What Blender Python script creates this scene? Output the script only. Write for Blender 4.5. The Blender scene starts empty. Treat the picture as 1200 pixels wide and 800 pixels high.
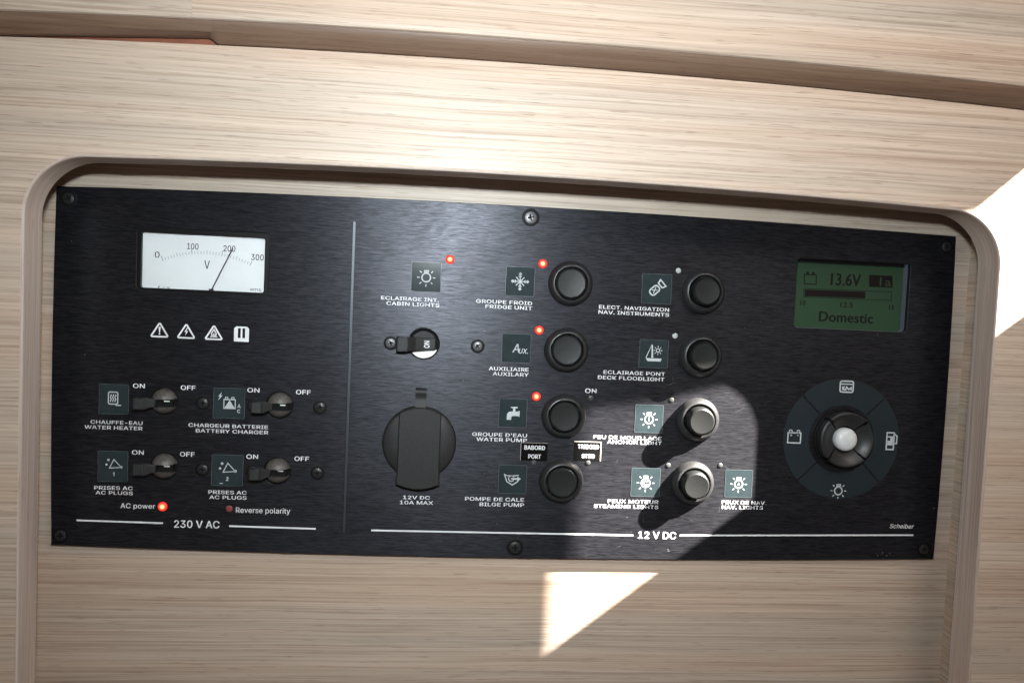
import bpy, bmesh, math, random
from mathutils import Vector, Matrix

random.seed(7)
scene = bpy.context.scene
col = scene.collection

# ------------------------------------------------------------------ frame of reference
# panel millimetres: x to the right, y down from the panel's top edge, z away from the viewer (panel face z = 0)
CX, CY = 265.0, 103.0
def W(x, y, z=0.0):
    return Vector(((x - CX) * .001, z * .001, (CY - y) * .001))

F = 900.0
R = ((0.9952057448680989, -0.04463681422512162, -0.08702344625079035),
     (0.04036576540756285, 0.9979212708466986, -0.05023686071771877),
     (0.08908496149515821, 0.04648324437409519, 0.9949387808442609))
CAM = (217.417, 56.75, -450.531)

def at(px, py, z=0.0):
    """photo pixel -> point (mm) on the plane at depth z"""
    c = ((px - 600) / F, (py - 400) / F, 1.0)
    d = [sum(R[k][i] * c[k] for k in range(3)) for i in range(3)]
    t = (z - CAM[2]) / d[2]
    return (CAM[0] + d[0] * t, CAM[1] + d[1] * t)

# ------------------------------------------------------------------ camera
cam = bpy.data.cameras.new("camera")
cam.sensor_width = 36.0
cam.lens = F / 1200 * 36.0
cam.clip_start = 0.01
cam.clip_end = 50
co = bpy.data.objects.new("camera", cam)
col.objects.link(co)
def pv(v):
    return Vector((v[0], v[2], -v[1]))
rx, ry, rz = pv(R[0]), -pv(R[1]), -pv(R[2])
m = Matrix((rx, ry, rz)).transposed().to_4x4()
m.translation = W(*CAM)
co.matrix_world = m
scene.camera = co

# ------------------------------------------------------------------ world and lamps
world = bpy.data.worlds.new("World")
scene.world = world
world.use_nodes = True
bg = world.node_tree.nodes["Background"]
bg.inputs[0].default_value = (1.0, 0.78, 0.66, 1)
bg.inputs[1].default_value = 0.125

def lamp(name, kind, loc, target, power, colour):
    l = bpy.data.lights.new(name, kind)
    l.energy = power
    l.color = colour
    o = bpy.data.objects.new(name, l)
    col.objects.link(o)
    o.location = loc
    o.rotation_euler = (Vector(target) - Vector(loc)).to_track_quat('-Z', 'Y').to_euler()
    return l

# the flash on top of the photographer's camera
fl = lamp("camera_flash", 'AREA', W(214, -34, -452), W(245, 10, 0), 1.08, (0.88, 0.965, 1.0))
fl.shape = 'RECTANGLE'
fl.size, fl.size_y = 0.05, 0.022
fl.spread = math.radians(112)
# soft fill lamp added overhead to brighten the upper right
fill_lamp = lamp("overhead_fill", 'AREA', W(600, -370, -470), W(430, -20, 0), 1.55, (1.0, 0.915, 0.85))
fill_lamp.shape = 'RECTANGLE'
fill_lamp.size, fill_lamp.size_y = 0.26, 0.20
# the sun coming through a cabin window, its patches cut by an unseen added sheet
SUN = Vector((-119.0, 107.0, 42.0)).normalized()          # travel direction, panel axes
sp = Vector((370.0, 130.0, 0.0)) - SUN * 7000
sb = lamp("sunbeam", 'SPOT', W(*sp), W(370, 130, 0), 60000, (1.0, 0.92, 0.83))
sb.spot_size = math.radians(14)
sb.spot_blend = 0.1
sb.shadow_soft_size = 0.030

scene.view_settings.view_transform = 'Standard'
scene.view_settings.look = 'None'
scene.view_settings.exposure = 0.0
scene.view_settings.gamma = 1.0
scene.render.film_transparent = False

# ------------------------------------------------------------------ materials
def nodes(name):
    mt = bpy.data.materials.new(name)
    mt.use_nodes = True
    nt = mt.node_tree
    return mt, nt, nt.nodes["Principled BSDF"]

def link(nt, a, b):
    nt.links.new(a, b)

def simple(name, c, rough=.5, spec=.5, metal=0.0, emit=None, estr=0, noise=0, nscale=300, bump=0.0):
    mt, nt, b = nodes(name)
    b.inputs["Base Color"].default_value = (*c, 1)
    b.inputs["Roughness"].default_value = rough
    b.inputs["Specular IOR Level"].default_value = spec
    b.inputs["Metallic"].default_value = metal
    if emit:
        b.inputs["Emission Color"].default_value = (*emit, 1)
        b.inputs["Emission Strength"].default_value = estr
    if noise or bump:
        tc = nt.nodes.new("ShaderNodeTexCoord")
        n = nt.nodes.new("ShaderNodeTexNoise")
        n.inputs["Scale"].default_value = nscale
        n.inputs["Detail"].default_value = 5
        link(nt, tc.outputs["Object"], n.inputs["Vector"])
        if noise:
            mr = nt.nodes.new("ShaderNodeMapRange")
            mr.inputs[1].default_value, mr.inputs[2].default_value = .3, .7
            mr.inputs[3].default_value, mr.inputs[4].default_value = 1 - noise, 1 + noise
            link(nt, n.outputs["Fac"], mr.inputs[0])
            mx = nt.nodes.new("ShaderNodeVectorMath")
            mx.operation = 'SCALE'
            mx.inputs[0].default_value = c
            link(nt, mr.outputs[0], mx.inputs["Scale"])
            link(nt, mx.outputs[0], b.inputs["Base Color"])
        if bump:
            bp = nt.nodes.new("ShaderNodeBump")
            bp.inputs["Strength"].default_value = bump
            bp.inputs["Distance"].default_value = 0.0003
            link(nt, n.outputs["Fac"], bp.inputs["Height"])
            link(nt, bp.outputs[0], b.inputs["Normal"])
    return mt

def wood(name, axis='X', light=(.58, .475, .39), dark=(.345, .25, .19), offset=0.0, contrast=1.0, rough=.46):
    mt, nt, b = nodes(name)
    N = nt.nodes.new
    tc = N("ShaderNodeTexCoord")
    src = tc.outputs["UV"] if axis == 'UV' else tc.outputs["Object"]
    off = N("ShaderNodeVectorMath"); off.operation = 'ADD'
    off.inputs[1].default_value = (offset * 3.1, offset * 1.7, offset * .9)
    link(nt, src, off.inputs[0])
    # a slow waviness so the grain is not ruler-straight
    wv = N("ShaderNodeTexNoise"); wv.inputs["Scale"].default_value = 9.0; wv.inputs["Detail"].default_value = 2
    link(nt, off.outputs[0], wv.inputs["Vector"])
    ws = N("ShaderNodeVectorMath"); ws.operation = 'MULTIPLY_ADD'
    amp = {'X': (0, .0022, .0022), 'Y': (.002, 0, .002), 'UV': (0, .0008, 0)}[axis]
    ws.inputs[1].default_value = amp
    link(nt, wv.outputs["Color"], ws.inputs[0]); link(nt, off.outputs[0], ws.inputs[2])
    def layer(along, across, detail, rough_=.6):
        mp = N("ShaderNodeMapping")
        sc = {'X': (along, across, across), 'Y': (across, along, across), 'UV': (along, across, across)}[axis]
        mp.inputs["Scale"].default_value = sc
        link(nt, ws.outputs[0], mp.inputs["Vector"])
        n = N("ShaderNodeTexNoise")
        n.inputs["Scale"].default_value = 1.0
        n.inputs["Detail"].default_value = detail
        n.inputs["Roughness"].default_value = rough_
        link(nt, mp.outputs[0], n.inputs["Vector"])
        return n.outputs["Fac"]
    def ramp(fac, stops):
        r = N("ShaderNodeValToRGB")
        while len(r.color_ramp.elements) < len(stops):
            r.color_ramp.elements.new(.5)
        for e, (p_, c_) in zip(r.color_ramp.elements, stops):
            e.position = p_; e.color = (*c_, 1)
        link(nt, fac, r.inputs[0])
        return r.outputs[0]
    def mixc(fac, a, bb, mode='MIX', f=None):
        mx = N("ShaderNodeMix"); mx.data_type = 'RGBA'; mx.blend_type = mode
        if fac is None: mx.inputs[0].default_value = f
        else: link(nt, fac, mx.inputs[0])
        for s, v in ((6, a), (7, bb)):
            if isinstance(v, tuple): mx.inputs[s].default_value = (*v, 1)
            else: link(nt, v, mx.inputs[s])
        return mx.outputs[2]
    g1 = layer(4.0, 380, 4)
    g2 = layer(7.5, 980, 2, .5)
    g3 = layer(1.3, 38, 2)
    pores = layer(60, 1600, 2, .5)
    g4 = layer(.9, 95, 3)
    mid = tuple((a + c) / 2 for a, c in zip(light, dark))
    c1 = ramp(g1, [(.36, dark), (.47, mid), (.58, light)])
    c2 = ramp(g2, [(.33, tuple(v * (1 - .25 * contrast) for v in (1.04, 1.0, .97))), (.47, (.96, .955, .95)), (.53, (1.0, 1.0, 1.0)), (.66, (1.10, 1.11, 1.12))])
    c3 = ramp(g3, [(.38, (1.0, .93, .87)), (.52, (.98, .98, .96)), (.64, (.86, .90, .90))])
    c = mixc(None, light, c1, f=.29 * contrast)
    c = mixc(None, c, c2, 'MULTIPLY', 1.0)
    c = mixc(None, c, c3, 'MULTIPLY', .8)
    c4 = ramp(g4, [(.36, (.80, .74, .70)), (.46, (1, 1, 1)), (.60, (1, 1, 1)), (.68, (.93, .94, .95))])
    c = mixc(None, c, c4, 'MULTIPLY', .38)
    pr = ramp(pores, [(.31, (.55, .47, .42)), (.38, (1, 1, 1))])
    c = mixc(None, c, pr, 'MULTIPLY', .55)
    link(nt, c, b.inputs["Base Color"])
    b.inputs["Roughness"].default_value = rough
    b.inputs["Specular IOR Level"].default_value = .38
    bp = N("ShaderNodeBump"); bp.inputs["Strength"].default_value = .25; bp.inputs["Distance"].default_value = .0002
    link(nt, g2, bp.inputs["Height"]); link(nt, bp.outputs[0], b.inputs["Normal"])
    return mt

def brushed(name):
    mt, nt, b = nodes(name)
    N = nt.nodes.new
    tc = N("ShaderNodeTexCoord")
    def lay(a, c, det):
        mp = N("ShaderNodeMapping"); mp.inputs["Scale"].default_value = (a, c, c)
        link(nt, tc.outputs["Object"], mp.inputs["Vector"])
        n = N("ShaderNodeTexNoise"); n.inputs["Scale"].default_value = 1; n.inputs["Detail"].default_value = det
        n.inputs["Roughness"].default_value = .65
        link(nt, mp.outputs[0], n.inputs["Vector"])
        return n.outputs["Fac"]
    n1 = lay(150, 2400, 4)
    n2 = lay(170, 2600, 3)
    r = N("ShaderNodeValToRGB")
    r.color_ramp.elements[0].position = .36; r.color_ramp.elements[0].color = (.0085, .0095, .0125, 1)
    r.color_ramp.elements[1].position = .64; r.color_ramp.elements[1].color = (.037, .038, .047, 1)
    link(nt, n1, r.inputs[0])
    link(nt, r.outputs[0], b.inputs["Base Color"])
    sm = N("ShaderNodeTexNoise"); sm.inputs["Scale"].default_value = 14; sm.inputs["Detail"].default_value = 3
    link(nt, tc.outputs["Object"], sm.inputs["Vector"])
    rr = N("ShaderNodeMapRange")
    rr.inputs[1].default_value, rr.inputs[2].default_value = .3, .7
    rr.inputs[3].default_value, rr.inputs[4].default_value = .22, .38
    link(nt, n2, rr.inputs[0])
    ra = N("ShaderNodeMath"); ra.operation = 'MULTIPLY_ADD'; ra.inputs[1].default_value = .22
    link(nt, sm.outputs["Fac"], ra.inputs[0]); link(nt, rr.outputs[0], ra.inputs[2])
    link(nt, ra.outputs[0], b.inputs["Roughness"])
    b.inputs["Metallic"].default_value = .66
    b.inputs["Anisotropic"].default_value = .6
    b.inputs["Anisotropic Rotation"].default_value = 0.0
    tg = N("ShaderNodeCombineXYZ"); tg.inputs[2].default_value = 1.0
    link(nt, tg.outputs[0], b.inputs["Tangent"])
    bp = N("ShaderNodeBump"); bp.inputs["Strength"].default_value = .16; bp.inputs["Distance"].default_value = .00012
    link(nt, n1, bp.inputs["Height"]); link(nt, bp.outputs[0], b.inputs["Normal"])
    return mt

M = {
    'front': wood("pale_oak_front", 'X'),
    'lid': wood("pale_oak_trim", 'X', offset=.37),
    'lid2': wood("pale_oak_trim_end", 'X', offset=.83),
    'back': wood("pale_oak_back", 'X', offset=.61, light=(.54, .44, .36), dark=(.31, .22, .165)),
    'side': wood("pale_oak_side", 'Y', offset=.21, light=(.56, .45, .36), dark=(.36, .26, .19)),
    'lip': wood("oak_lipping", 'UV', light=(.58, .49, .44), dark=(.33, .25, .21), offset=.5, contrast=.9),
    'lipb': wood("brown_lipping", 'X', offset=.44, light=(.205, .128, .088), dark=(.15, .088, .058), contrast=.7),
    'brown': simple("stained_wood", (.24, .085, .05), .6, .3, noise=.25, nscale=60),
    'cream': simple("cream_paint", (.60, .55, .48), .6, .3, noise=.05, nscale=8),
    'plate': brushed("brushed_black_aluminium"),
    'edge': simple("black_edge", (.004, .004, .005), .4, .25),
    'black': simple("black_plastic", (.019, .019, .020), .40, .45, noise=.25, nscale=900, bump=.2),
    'blackm': simple("matt_black_plastic", (.015, .016, .016), .55, .4, noise=.3, nscale=1500, bump=.5),
    'cap': simple("button_plastic", (.013, .014, .014), .40, .34, noise=.22, nscale=1800, bump=.3),
    'brownp': simple("brown_black_plastic", (.085, .078, .072), .42, .5, noise=.4, nscale=1200, bump=.5),
    'void': simple("dark_void", (.006, .006, .006), .8, .2),
    'ink': simple("white_print", (.72, .74, .76), .55, .3, noise=.06, nscale=1500),
    'inkg': simple("grey_print", (.46, .50, .52), .5, .4, noise=.12, nscale=1500),
    'sticker': simple("smoked_label", (.023, .034, .038), .12, .4, noise=.12, nscale=160),
    'stickere': simple("label_edge", (.10, .12, .13), .35, .4),
    'screw': simple("dark_screw", (.17, .17, .18), .42, .5, metal=.7, noise=.3, nscale=1500),
    'screwd': simple("black_screw", (.035, .035, .036), .4, .5, metal=.5, noise=.3, nscale=1500),
    'ring': simple("washer_black", (.004, .004, .004), .6, .2),
    'paper': simple("meter_dial", (.80, .83, .84), .6, .2, noise=.03, nscale=60),
    'mink': simple("meter_ink", (.02, .022, .025), .5, .3),
    'mgrey': simple("meter_scale_ink", (.16, .165, .17), .5, .3),
    'lcd': simple("lcd_green", (.021, .047, .025), .4, .3, emit=(.04, .14, .05), estr=.025, noise=.08, nscale=40),
    'lcdink': simple("lcd_segment", (.008, .005, .005), .6, .15),
    'lcdw': simple("display_side", (.12, .135, .165), .5, .4),
    'ledr': simple("led_red", (.5, .02, .01), .3, .5, emit=(1.0, .035, .02), estr=1.5),
    'ledc0': simple("led_core", (1, .6, .3), .3, .5, emit=(1.0, .50, .18), estr=3.6),
    'ledo': simple("led_unlit", (.40, .42, .41), .35, .5),
    'ledo2': simple("led_unlit_grey", (.06, .062, .06), .35, .4),
    'ledor': simple("led_unlit_red", (.22, .05, .045), .35, .5),
    'tag': simple("black_tape", (.003, .003, .003), .8, .08),
    'tagb': simple("cut_tape_edge", (.55, .50, .44), .6, .3),
    'white': simple("white_plastic", (.80, .81, .80), .38, .5),
    'pale': simple("grey_ball", (.62, .64, .64), .36, .5, noise=.04, nscale=200),
    'teal': simple("tinted_ring", (.0115, .0190, .0235), .45, .4, noise=.1, nscale=120),
    'groove': simple("groove_metal", (.07, .08, .09), .38, .5, metal=.6),
    'dust': simple("dust_specks", (.20, .195, .19), .8, .1),
    'glass': None,
}
lm, lnt, lb = nodes("lit_led")
ltc = lnt.nodes.new("ShaderNodeTexCoord"); lvm = lnt.nodes.new("ShaderNodeVectorMath"); lvm.operation = 'MULTIPLY'; lvm.inputs[1].default_value = (1, 0, 1)
lln = lnt.nodes.new("ShaderNodeVectorMath"); lln.operation = 'LENGTH'
lmr = lnt.nodes.new("ShaderNodeMapRange"); lmr.inputs[1].default_value = 0; lmr.inputs[2].default_value = .0027
lrp = lnt.nodes.new("ShaderNodeValToRGB")
lrp.color_ramp.elements.new(.34); lrp.color_ramp.elements.new(.62)
for e_, (p_, c_) in zip(lrp.color_ramp.elements, [(0, (1, .56, .28)), (.34, (1, .34, .12)), (.60, (.9, .035, .02)), (1, (.16, .003, .002))]):
    e_.position = p_; e_.color = (*c_, 1)
lnt.links.new(ltc.outputs["Object"], lvm.inputs[0]); lnt.links.new(lvm.outputs[0], lln.inputs[0]); lnt.links.new(lln.outputs["Value"], lmr.inputs[0])
lnt.links.new(lmr.outputs[0], lrp.inputs[0]); lnt.links.new(lrp.outputs[0], lb.inputs["Emission Color"])
lb.inputs["Emission Strength"].default_value = 2.6
lb.inputs["Base Color"].default_value = (.3, .01, .008, 1)
M['ledr'] = lm
gm, gnt, gb = nodes("clear_cover")
gt = gnt.nodes.new("ShaderNodeBsdfTransparent"); gg = gnt.nodes.new("ShaderNodeBsdfGlossy"); gx = gnt.nodes.new("ShaderNodeMixShader")
gg.inputs["Roughness"].default_value = .05
gf = gnt.nodes.new("ShaderNodeFresnel"); gf.inputs["IOR"].default_value = 1.4
gnt.links.new(gf.outputs[0], gx.inputs[0]); gnt.links.new(gt.outputs[0], gx.inputs[1]); gnt.links.new(gg.outputs[0], gx.inputs[2])
gnt.links.new(gx.outputs[0], gnt.nodes["Material Output"].inputs["Surface"])
M['glass'] = gm

# ------------------------------------------------------------------ mesh helpers
def put(name, bm, mat, parent=None, loc=(0, 0, 0), smooth=False, angle=35):
    me = bpy.data.meshes.new(name)
    bmesh.ops.recalc_face_normals(bm, faces=bm.faces)
    if smooth:
        for f in bm.faces: f.smooth = True
        for e in bm.edges:
            if len(e.link_faces) == 2 and e.calc_face_angle(0) > math.radians(angle):
                e.smooth = False
    bm.to_mesh(me); bm.free()
    me.materials.append(M[mat] if isinstance(mat, str) else mat)
    o = bpy.data.objects.new(name, me)
    col.objects.link(o)
    o.location = loc
    if parent: o.parent = parent
    return o

def empty(name, loc):
    o = bpy.data.objects.new(name, None)
    o.empty_display_size = .01
    col.objects.link(o)
    o.location = loc
    return o

def tag(o, label=None, cat=None, group=None, kind=None):
    if label: o["label"] = label
    if cat: o["category"] = cat
    if group: o["group"] = group
    if kind: o["kind"] = kind
    return o

def share(src, parent, loc, name=None):
    o = src.copy()
    col.objects.link(o)
    o.parent = parent
    o.location = loc
    return o

mm = .001
# local axes of a part: u right, v up, n towards the viewer (all mm)
def L(u, v, n): return Vector((u * mm, -n * mm, v * mm))

def lathe(bm, prof, seg=48, a0=0.0, a1=2 * math.pi, close_start=False):
    full = abs(a1 - a0 - 2 * math.pi) < 1e-6
    cnt = seg if full else seg + 1
    rings = []
    for r, n in prof:
        if r < 1e-6:
            rings.append([bm.verts.new(L(0, 0, n))] * cnt)
        else:
            rings.append([bm.verts.new(L(r * math.cos(a0 + (a1 - a0) * i / seg), r * math.sin(a0 + (a1 - a0) * i / seg), n)) for i in range(cnt)])
    for A, B in zip(rings, rings[1:]):
        for i in range(seg):
            j = (i + 1) % cnt
            q = []
            for v in (A[i], A[j], B[j], B[i]):
                if v not in q: q.append(v)
            if len(q) > 2:
                try: bm.faces.new(q)
                except ValueError: pass
    return rings

def prism(bm, pts, n0, n1, bev=0.0):
    """closed outline (u,v) extruded from n0 to n1 (n1 = front), optional front chamfer"""
    def ring(n, inset=0.0):
        out = []
        k = len(pts)
        cu = sum(p[0] for p in pts) / k; cv = sum(p[1] for p in pts) / k
        for i in range(k):
            u, v = pts[i]
            if inset:
                (ua, va), (ub, vb) = pts[i - 1], pts[(i + 1) % k]
                tu, tv = ub - ua, vb - va
                l = math.hypot(tu, tv) or 1
                nu, nv = -tv / l, tu / l
                if nu * (cu - u) + nv * (cv - v) < 0: nu, nv = -nu, -nv
                u += nu * inset; v += nv * inset
            out.append(bm.verts.new(L(u, v, n)))
        return out
    rs = [ring(n0)]
    if bev:
        rs.append(ring(n1 - bev)); rs.append(ring(n1, bev))
    else:
        rs.append(ring(n1))
    k = len(pts)
    for A, B in zip(rs, rs[1:]):
        for i in range(k):
            bm.faces.new((A[i], A[(i + 1) % k], B[(i + 1) % k], B[i]))
    bm.faces.new(rs[-1]); bm.faces.new(list(reversed(rs[0])))

def rrect(w, h, r, cu=0, cv=0, seg=6):
    pts = []
    for sx, sy, a in ((1, 1, 0), (-1, 1, 90), (-1, -1, 180), (1, -1, 270)):
        for i in range(seg + 1):
            t = math.radians(a + 90 * i / seg)
            pts.append((cu + sx * (w / 2 - r) + r * math.cos(t), cv + sy * (h / 2 - r) + r * math.sin(t)))
    return pts

def circ(r, cu=0, cv=0, seg=32):
    return [(cu + r * math.cos(2 * math.pi * i / seg), cv + r * math.sin(2 * math.pi * i / seg)) for i in range(seg)]

def box(bm, u0, u1, v0, v1, n0, n1):
    prism(bm, [(u0, v0), (u1, v0), (u1, v1), (u0, v1)], n0, n1)

# flat strokes for printed symbols
def stroke(bm, pts, w, n, closed=False):
    k = len(pts)
    lf, rt = [], []
    for i in range(k):
        if closed: a, b = pts[i - 1], pts[(i + 1) % k]
        else: a, b = pts[max(i - 1, 0)], pts[min(i + 1, k - 1)]
        p = pts[i]
        d1 = Vector((p[0] - a[0], p[1] - a[1])); d2 = Vector((b[0] - p[0], b[1] - p[1]))
        if d1.length < 1e-9: d1 = d2
        if d2.length < 1e-9: d2 = d1
        d1.normalize(); d2.normalize()
        t = d1 + d2
        if t.length < 1e-6: t = d1
        t.normalize()
        nn = Vector((-t.y, t.x))
        c = max(.45, nn.dot(Vector((-d1.y, d1.x))))
        o = nn * (w / 2 / c)
        lf.append(bm.verts.new(L(p[0] + o.x, p[1] + o.y, n)))
        rt.append(bm.verts.new(L(p[0] - o.x, p[1] - o.y, n)))
    for i in range(k if closed else k - 1):
        j = (i + 1) % k
        bm.faces.new((lf[i], lf[j], rt[j], rt[i]))

def fill(bm, pts, n):
    bm.faces.new([bm.verts.new(L(u, v, n)) for u, v in pts])

def arc(cu, cv, r, a0, a1, k=16):
    return [(cu + r * math.cos(math.radians(a0 + (a1 - a0) * i / k)), cv + r * math.sin(math.radians(a0 + (a1 - a0) * i / k))) for i in range(k + 1)]

def curve_mesh(loops, half, bevel):
    """flat sheet with holes, given as closed loops of world (X, Z) pairs"""
    cu = bpy.data.curves.new("outline", 'CURVE')
    cu.dimensions = '2D'
    cu.fill_mode = 'BOTH'
    cu.extrude = half - bevel
    cu.bevel_depth = bevel
    cu.bevel_resolution = 1
    cu.offset = -bevel
    for lp in loops:
        s = cu.splines.new('POLY')
        s.points.add(len(lp) - 1)
        for q, (a, b) in zip(s.points, lp): q.co = (a, b, 0, 1)
        s.use_cyclic_u = True
    o = bpy.data.objects.new("outline", cu)
    col.objects.link(o)
    dg = bpy.context.evaluated_depsgraph_get()
    me = bpy.data.meshes.new_from_object(o.evaluated_get(dg))
    bpy.data.objects.remove(o); bpy.data.curves.remove(cu)
    me.transform(Matrix(((1, 0, 0, 0), (0, 0, -1, 0), (0, 1, 0, 0), (0, 0, 0, 1))))   # XY -> XZ
    bm = bmesh.new(); bm.from_mesh(me); bpy.data.meshes.remove(me)
    bmesh.ops.remove_doubles(bm, verts=bm.verts, dist=1e-6)
    return bm

# ------------------------------------------------------------------ the woodwork
D, T = 42.0, 17.0                 # front board: its face stands D in front of the panel, T thick
OL, OR, OT, RAD = 5.3, 527.2, -12.2, 29.0
TOPY = -70.5                      # top edge of the front board
def crown(x, k=5.6): return k * ((x - 262.0) / 275.0) ** 2     # the joinery is slightly crowned
LEFT, RIGHT, BOTTOM = -170.0, 690.0, 420.0

def opening(g, n=14):
    l, r, t, rad = OL - g, OR + g, OT - g, RAD + g
    p = [(l, BOTTOM)]
    p += [(l + rad - rad * math.cos(math.radians(90 * i / n)), t + rad - rad * math.sin(math.radians(90 * i / n))) for i in range(n + 1)]
    p += [(r - rad + rad * math.sin(math.radians(90 * i / n)), t + rad - rad * math.cos(math.radians(90 * i / n))) for i in range(n + 1)]
    p += [(r, BOTTOM)]
    arch = [(l + rad + (r - l - 2 * rad) * i / 12, t) for i in range(1, 12)]
    p[n + 2:n + 2] = arch
    return [(x, y + 4.2 * min(1.0, max(0, (250 - y) / 200)) * ((x - 252.0) / 230.0) ** 2) if y < BOTTOM else (x, y) for x, y in p]

def XZ(p): w = W(p[0], p[1]); return (w.x, w.z)
outline = [(LEFT, BOTTOM)] + opening(1.2) + [(RIGHT, BOTTOM)] + [(RIGHT + (LEFT - RIGHT) * i / 40, TOPY + crown(RIGHT + (LEFT - RIGHT) * i / 40)) for i in range(41)]
bm = curve_mesh([[XZ(p) for p in outline]], T / 2 * mm, .0004)
front = put("front_board", bm, 'front', loc=(0, -(D - T / 2) * mm, 0))
tag(front, "pale oak front board with a wide round-cornered opening around the black panel", None, None, "structure")

# lipping glued round the opening: profile swept along the outline, U runs along the grain
bm = bmesh.new()
uvl = bm.loops.layers.uv.new("UVMap")
prof = [(0.0, D - T - .15), (0.0, D - .75), (.35, D - .2), (.8, D + .05), (1.25, D + .05), (1.25, D - T - .15)]
rows = []
path = opening(0.0, 20)
s = 0.0
for i, p in enumerate(path):
    if i: s += math.hypot(p[0] - path[i - 1][0], p[1] - path[i - 1][1])
    ring = []
    for k, (g, z) in enumerate(prof):
        q = opening(g, 20)[i]
        ring.append(bm.verts.new(W(q[0], q[1], -z)))
    rows.append((s, ring))
vv = [0, .0163, .0171, .0176, .0181, .0355]
for (s0, A), (s1, B) in zip(rows, rows[1:]):
    for k in range(len(prof)):
        k2 = (k + 1) % len(prof)
        f = bm.faces.new((A[k], A[k2], B[k2], B[k]))
        f.smooth = False
        vb = vv[k2] if k2 else .037
        for lp, uv in zip(f.loops, ((s0 * mm, vv[k]), (s0 * mm, vb), (s1 * mm, vb), (s1 * mm, vv[k]))): lp[uvl].uv = uv
lip = put("edge_trim", bm, 'lip', front)
lip.matrix_parent_inverse = Matrix.Translation((0, (D - T / 2) * mm, 0))

BZ = 3.8                          # back board
CL, CR, CT = -8.4, 542.0, -30.0
bm = bmesh.new()
def slab(bm, x0, x1, y0, y1, z0, z1):
    a = [W(x, y, z) for z in (z0, z1) for y in (y0, y1) for x in (x0, x1)]
    v = [bm.verts.new(q) for q in a]
    for f in ((0, 1, 3, 2), (4, 6, 7, 5), (0, 4, 5, 1), (2, 3, 7, 6), (0, 2, 6, 4), (1, 5, 7, 3)):
        bm.faces.new([v[i] for i in f])
bm.free()
bm = curve_mesh([[XZ(p) for p in ((CL - 14, CT - 14), (CR + 14, CT - 14), (CR + 14, BOTTOM), (CL - 14, BOTTOM))],
                 [XZ(p) for p in ((14, 14), (516, 14), (516, 186), (14, 186))]], .0075, .0002)
tag(put("back_board", bm, 'back', loc=(0, (BZ + 7.5) * mm, 0)), "recessed pale oak board that carries the black panel", None, None, "structure")
bm = bmesh.new(); slab(bm, CL - 13, CL, CT, BOTTOM - 1, -(D - T) + .3, BZ - .05)
tag(put("recess_wall_left", bm, 'side'), "narrow oak side wall inside the recess, by the voltmeter end", None, None, "structure")
bm = bmesh.new(); slab(bm, CR, CR + 13, CT, BOTTOM - 1, -(D - T) + .3, BZ - .05)
tag(put("recess_wall_right", bm, 'side'), "narrow oak side wall inside the recess, by the display end", None, None, "structure")
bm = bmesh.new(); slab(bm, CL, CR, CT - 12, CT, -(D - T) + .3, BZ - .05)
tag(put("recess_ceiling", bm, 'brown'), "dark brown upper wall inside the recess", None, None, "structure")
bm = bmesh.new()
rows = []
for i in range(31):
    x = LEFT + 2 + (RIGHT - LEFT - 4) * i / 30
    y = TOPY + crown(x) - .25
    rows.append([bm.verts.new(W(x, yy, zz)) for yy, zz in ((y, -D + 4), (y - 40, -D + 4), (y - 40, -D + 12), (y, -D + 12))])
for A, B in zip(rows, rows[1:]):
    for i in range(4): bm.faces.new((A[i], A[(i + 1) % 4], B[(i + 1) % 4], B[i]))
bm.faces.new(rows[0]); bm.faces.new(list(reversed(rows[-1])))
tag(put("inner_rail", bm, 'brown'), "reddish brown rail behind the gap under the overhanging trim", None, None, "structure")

# overhanging trim above, two pieces meeting at a joint, with a shallow notch under the left one
trim = empty("overhanging_trim", W(265, TOPY, -D))
tag(trim, "pale oak overhang with rounded lower edge along the top of the front board", "wooden trim")
LF = 8.5
def sweep(name, mat, stations, section):
    bm = bmesh.new()
    rows = [[bm.verts.new(W(x, y, z) - trim.location) for y, z in section(yb, TOPY - .35 + crown(x))] for x, yb in stations]
    for A, B in zip(rows, rows[1:]):
        for i in range(len(A)):
            j = (i + 1) % len(A)
            bm.faces.new((A[i], A[j], B[j], B[i]))
    bm.faces.new(rows[0]); bm.faces.new(list(reversed(rows[-1])))
    return put(name, bm, mat, trim, smooth=True, angle=32)
def trim_piece(name, mat, stations):
    sweep(name, mat, stations, lambda yn, yb: [(yb - 9.4, -D + 2.5), (yb - 9.4, -D - LF + 1.2), (yb - 10.0, -D - LF + .2), (yb - 11.2, -D - LF - .4), (yb - 13, -D - LF - .5), (TOPY - 130, -D - LF - 4), (TOPY - 130, -D + 2.5)])
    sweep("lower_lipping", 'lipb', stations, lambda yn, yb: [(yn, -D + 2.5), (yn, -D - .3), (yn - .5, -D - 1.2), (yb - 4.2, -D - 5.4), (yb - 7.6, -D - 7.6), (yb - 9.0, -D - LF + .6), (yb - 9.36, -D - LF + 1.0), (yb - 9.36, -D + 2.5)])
xj = at(225, 25, -D - LF)[0]
xa = at(236, 46, -D - 10)[0]; xb = at(250, 52, -D - 10)[0]
x0 = at(0, 45, -D - 10)[0]
def notch(x):
    if x <= x0 - 20: return TOPY - .35
    if x <= xa: return TOPY - .35 - 3.3 * (x - x0 + 20) / (xa - x0 + 20)
    if x >= xb: return TOPY - .35
    t = (x - xa) / (xb - xa)
    return TOPY - .35 - 3.3 * (1 - (3 * t * t - 2 * t ** 3))
trim_piece("trim_board", 'lid2', [(x, notch(x) + crown(x)) for x in [LEFT, -130, -100, -70, -50] + [x0 - 20 + (xj - .03 - x0 + 20) * i / 6 for i in range(7)]])
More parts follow.
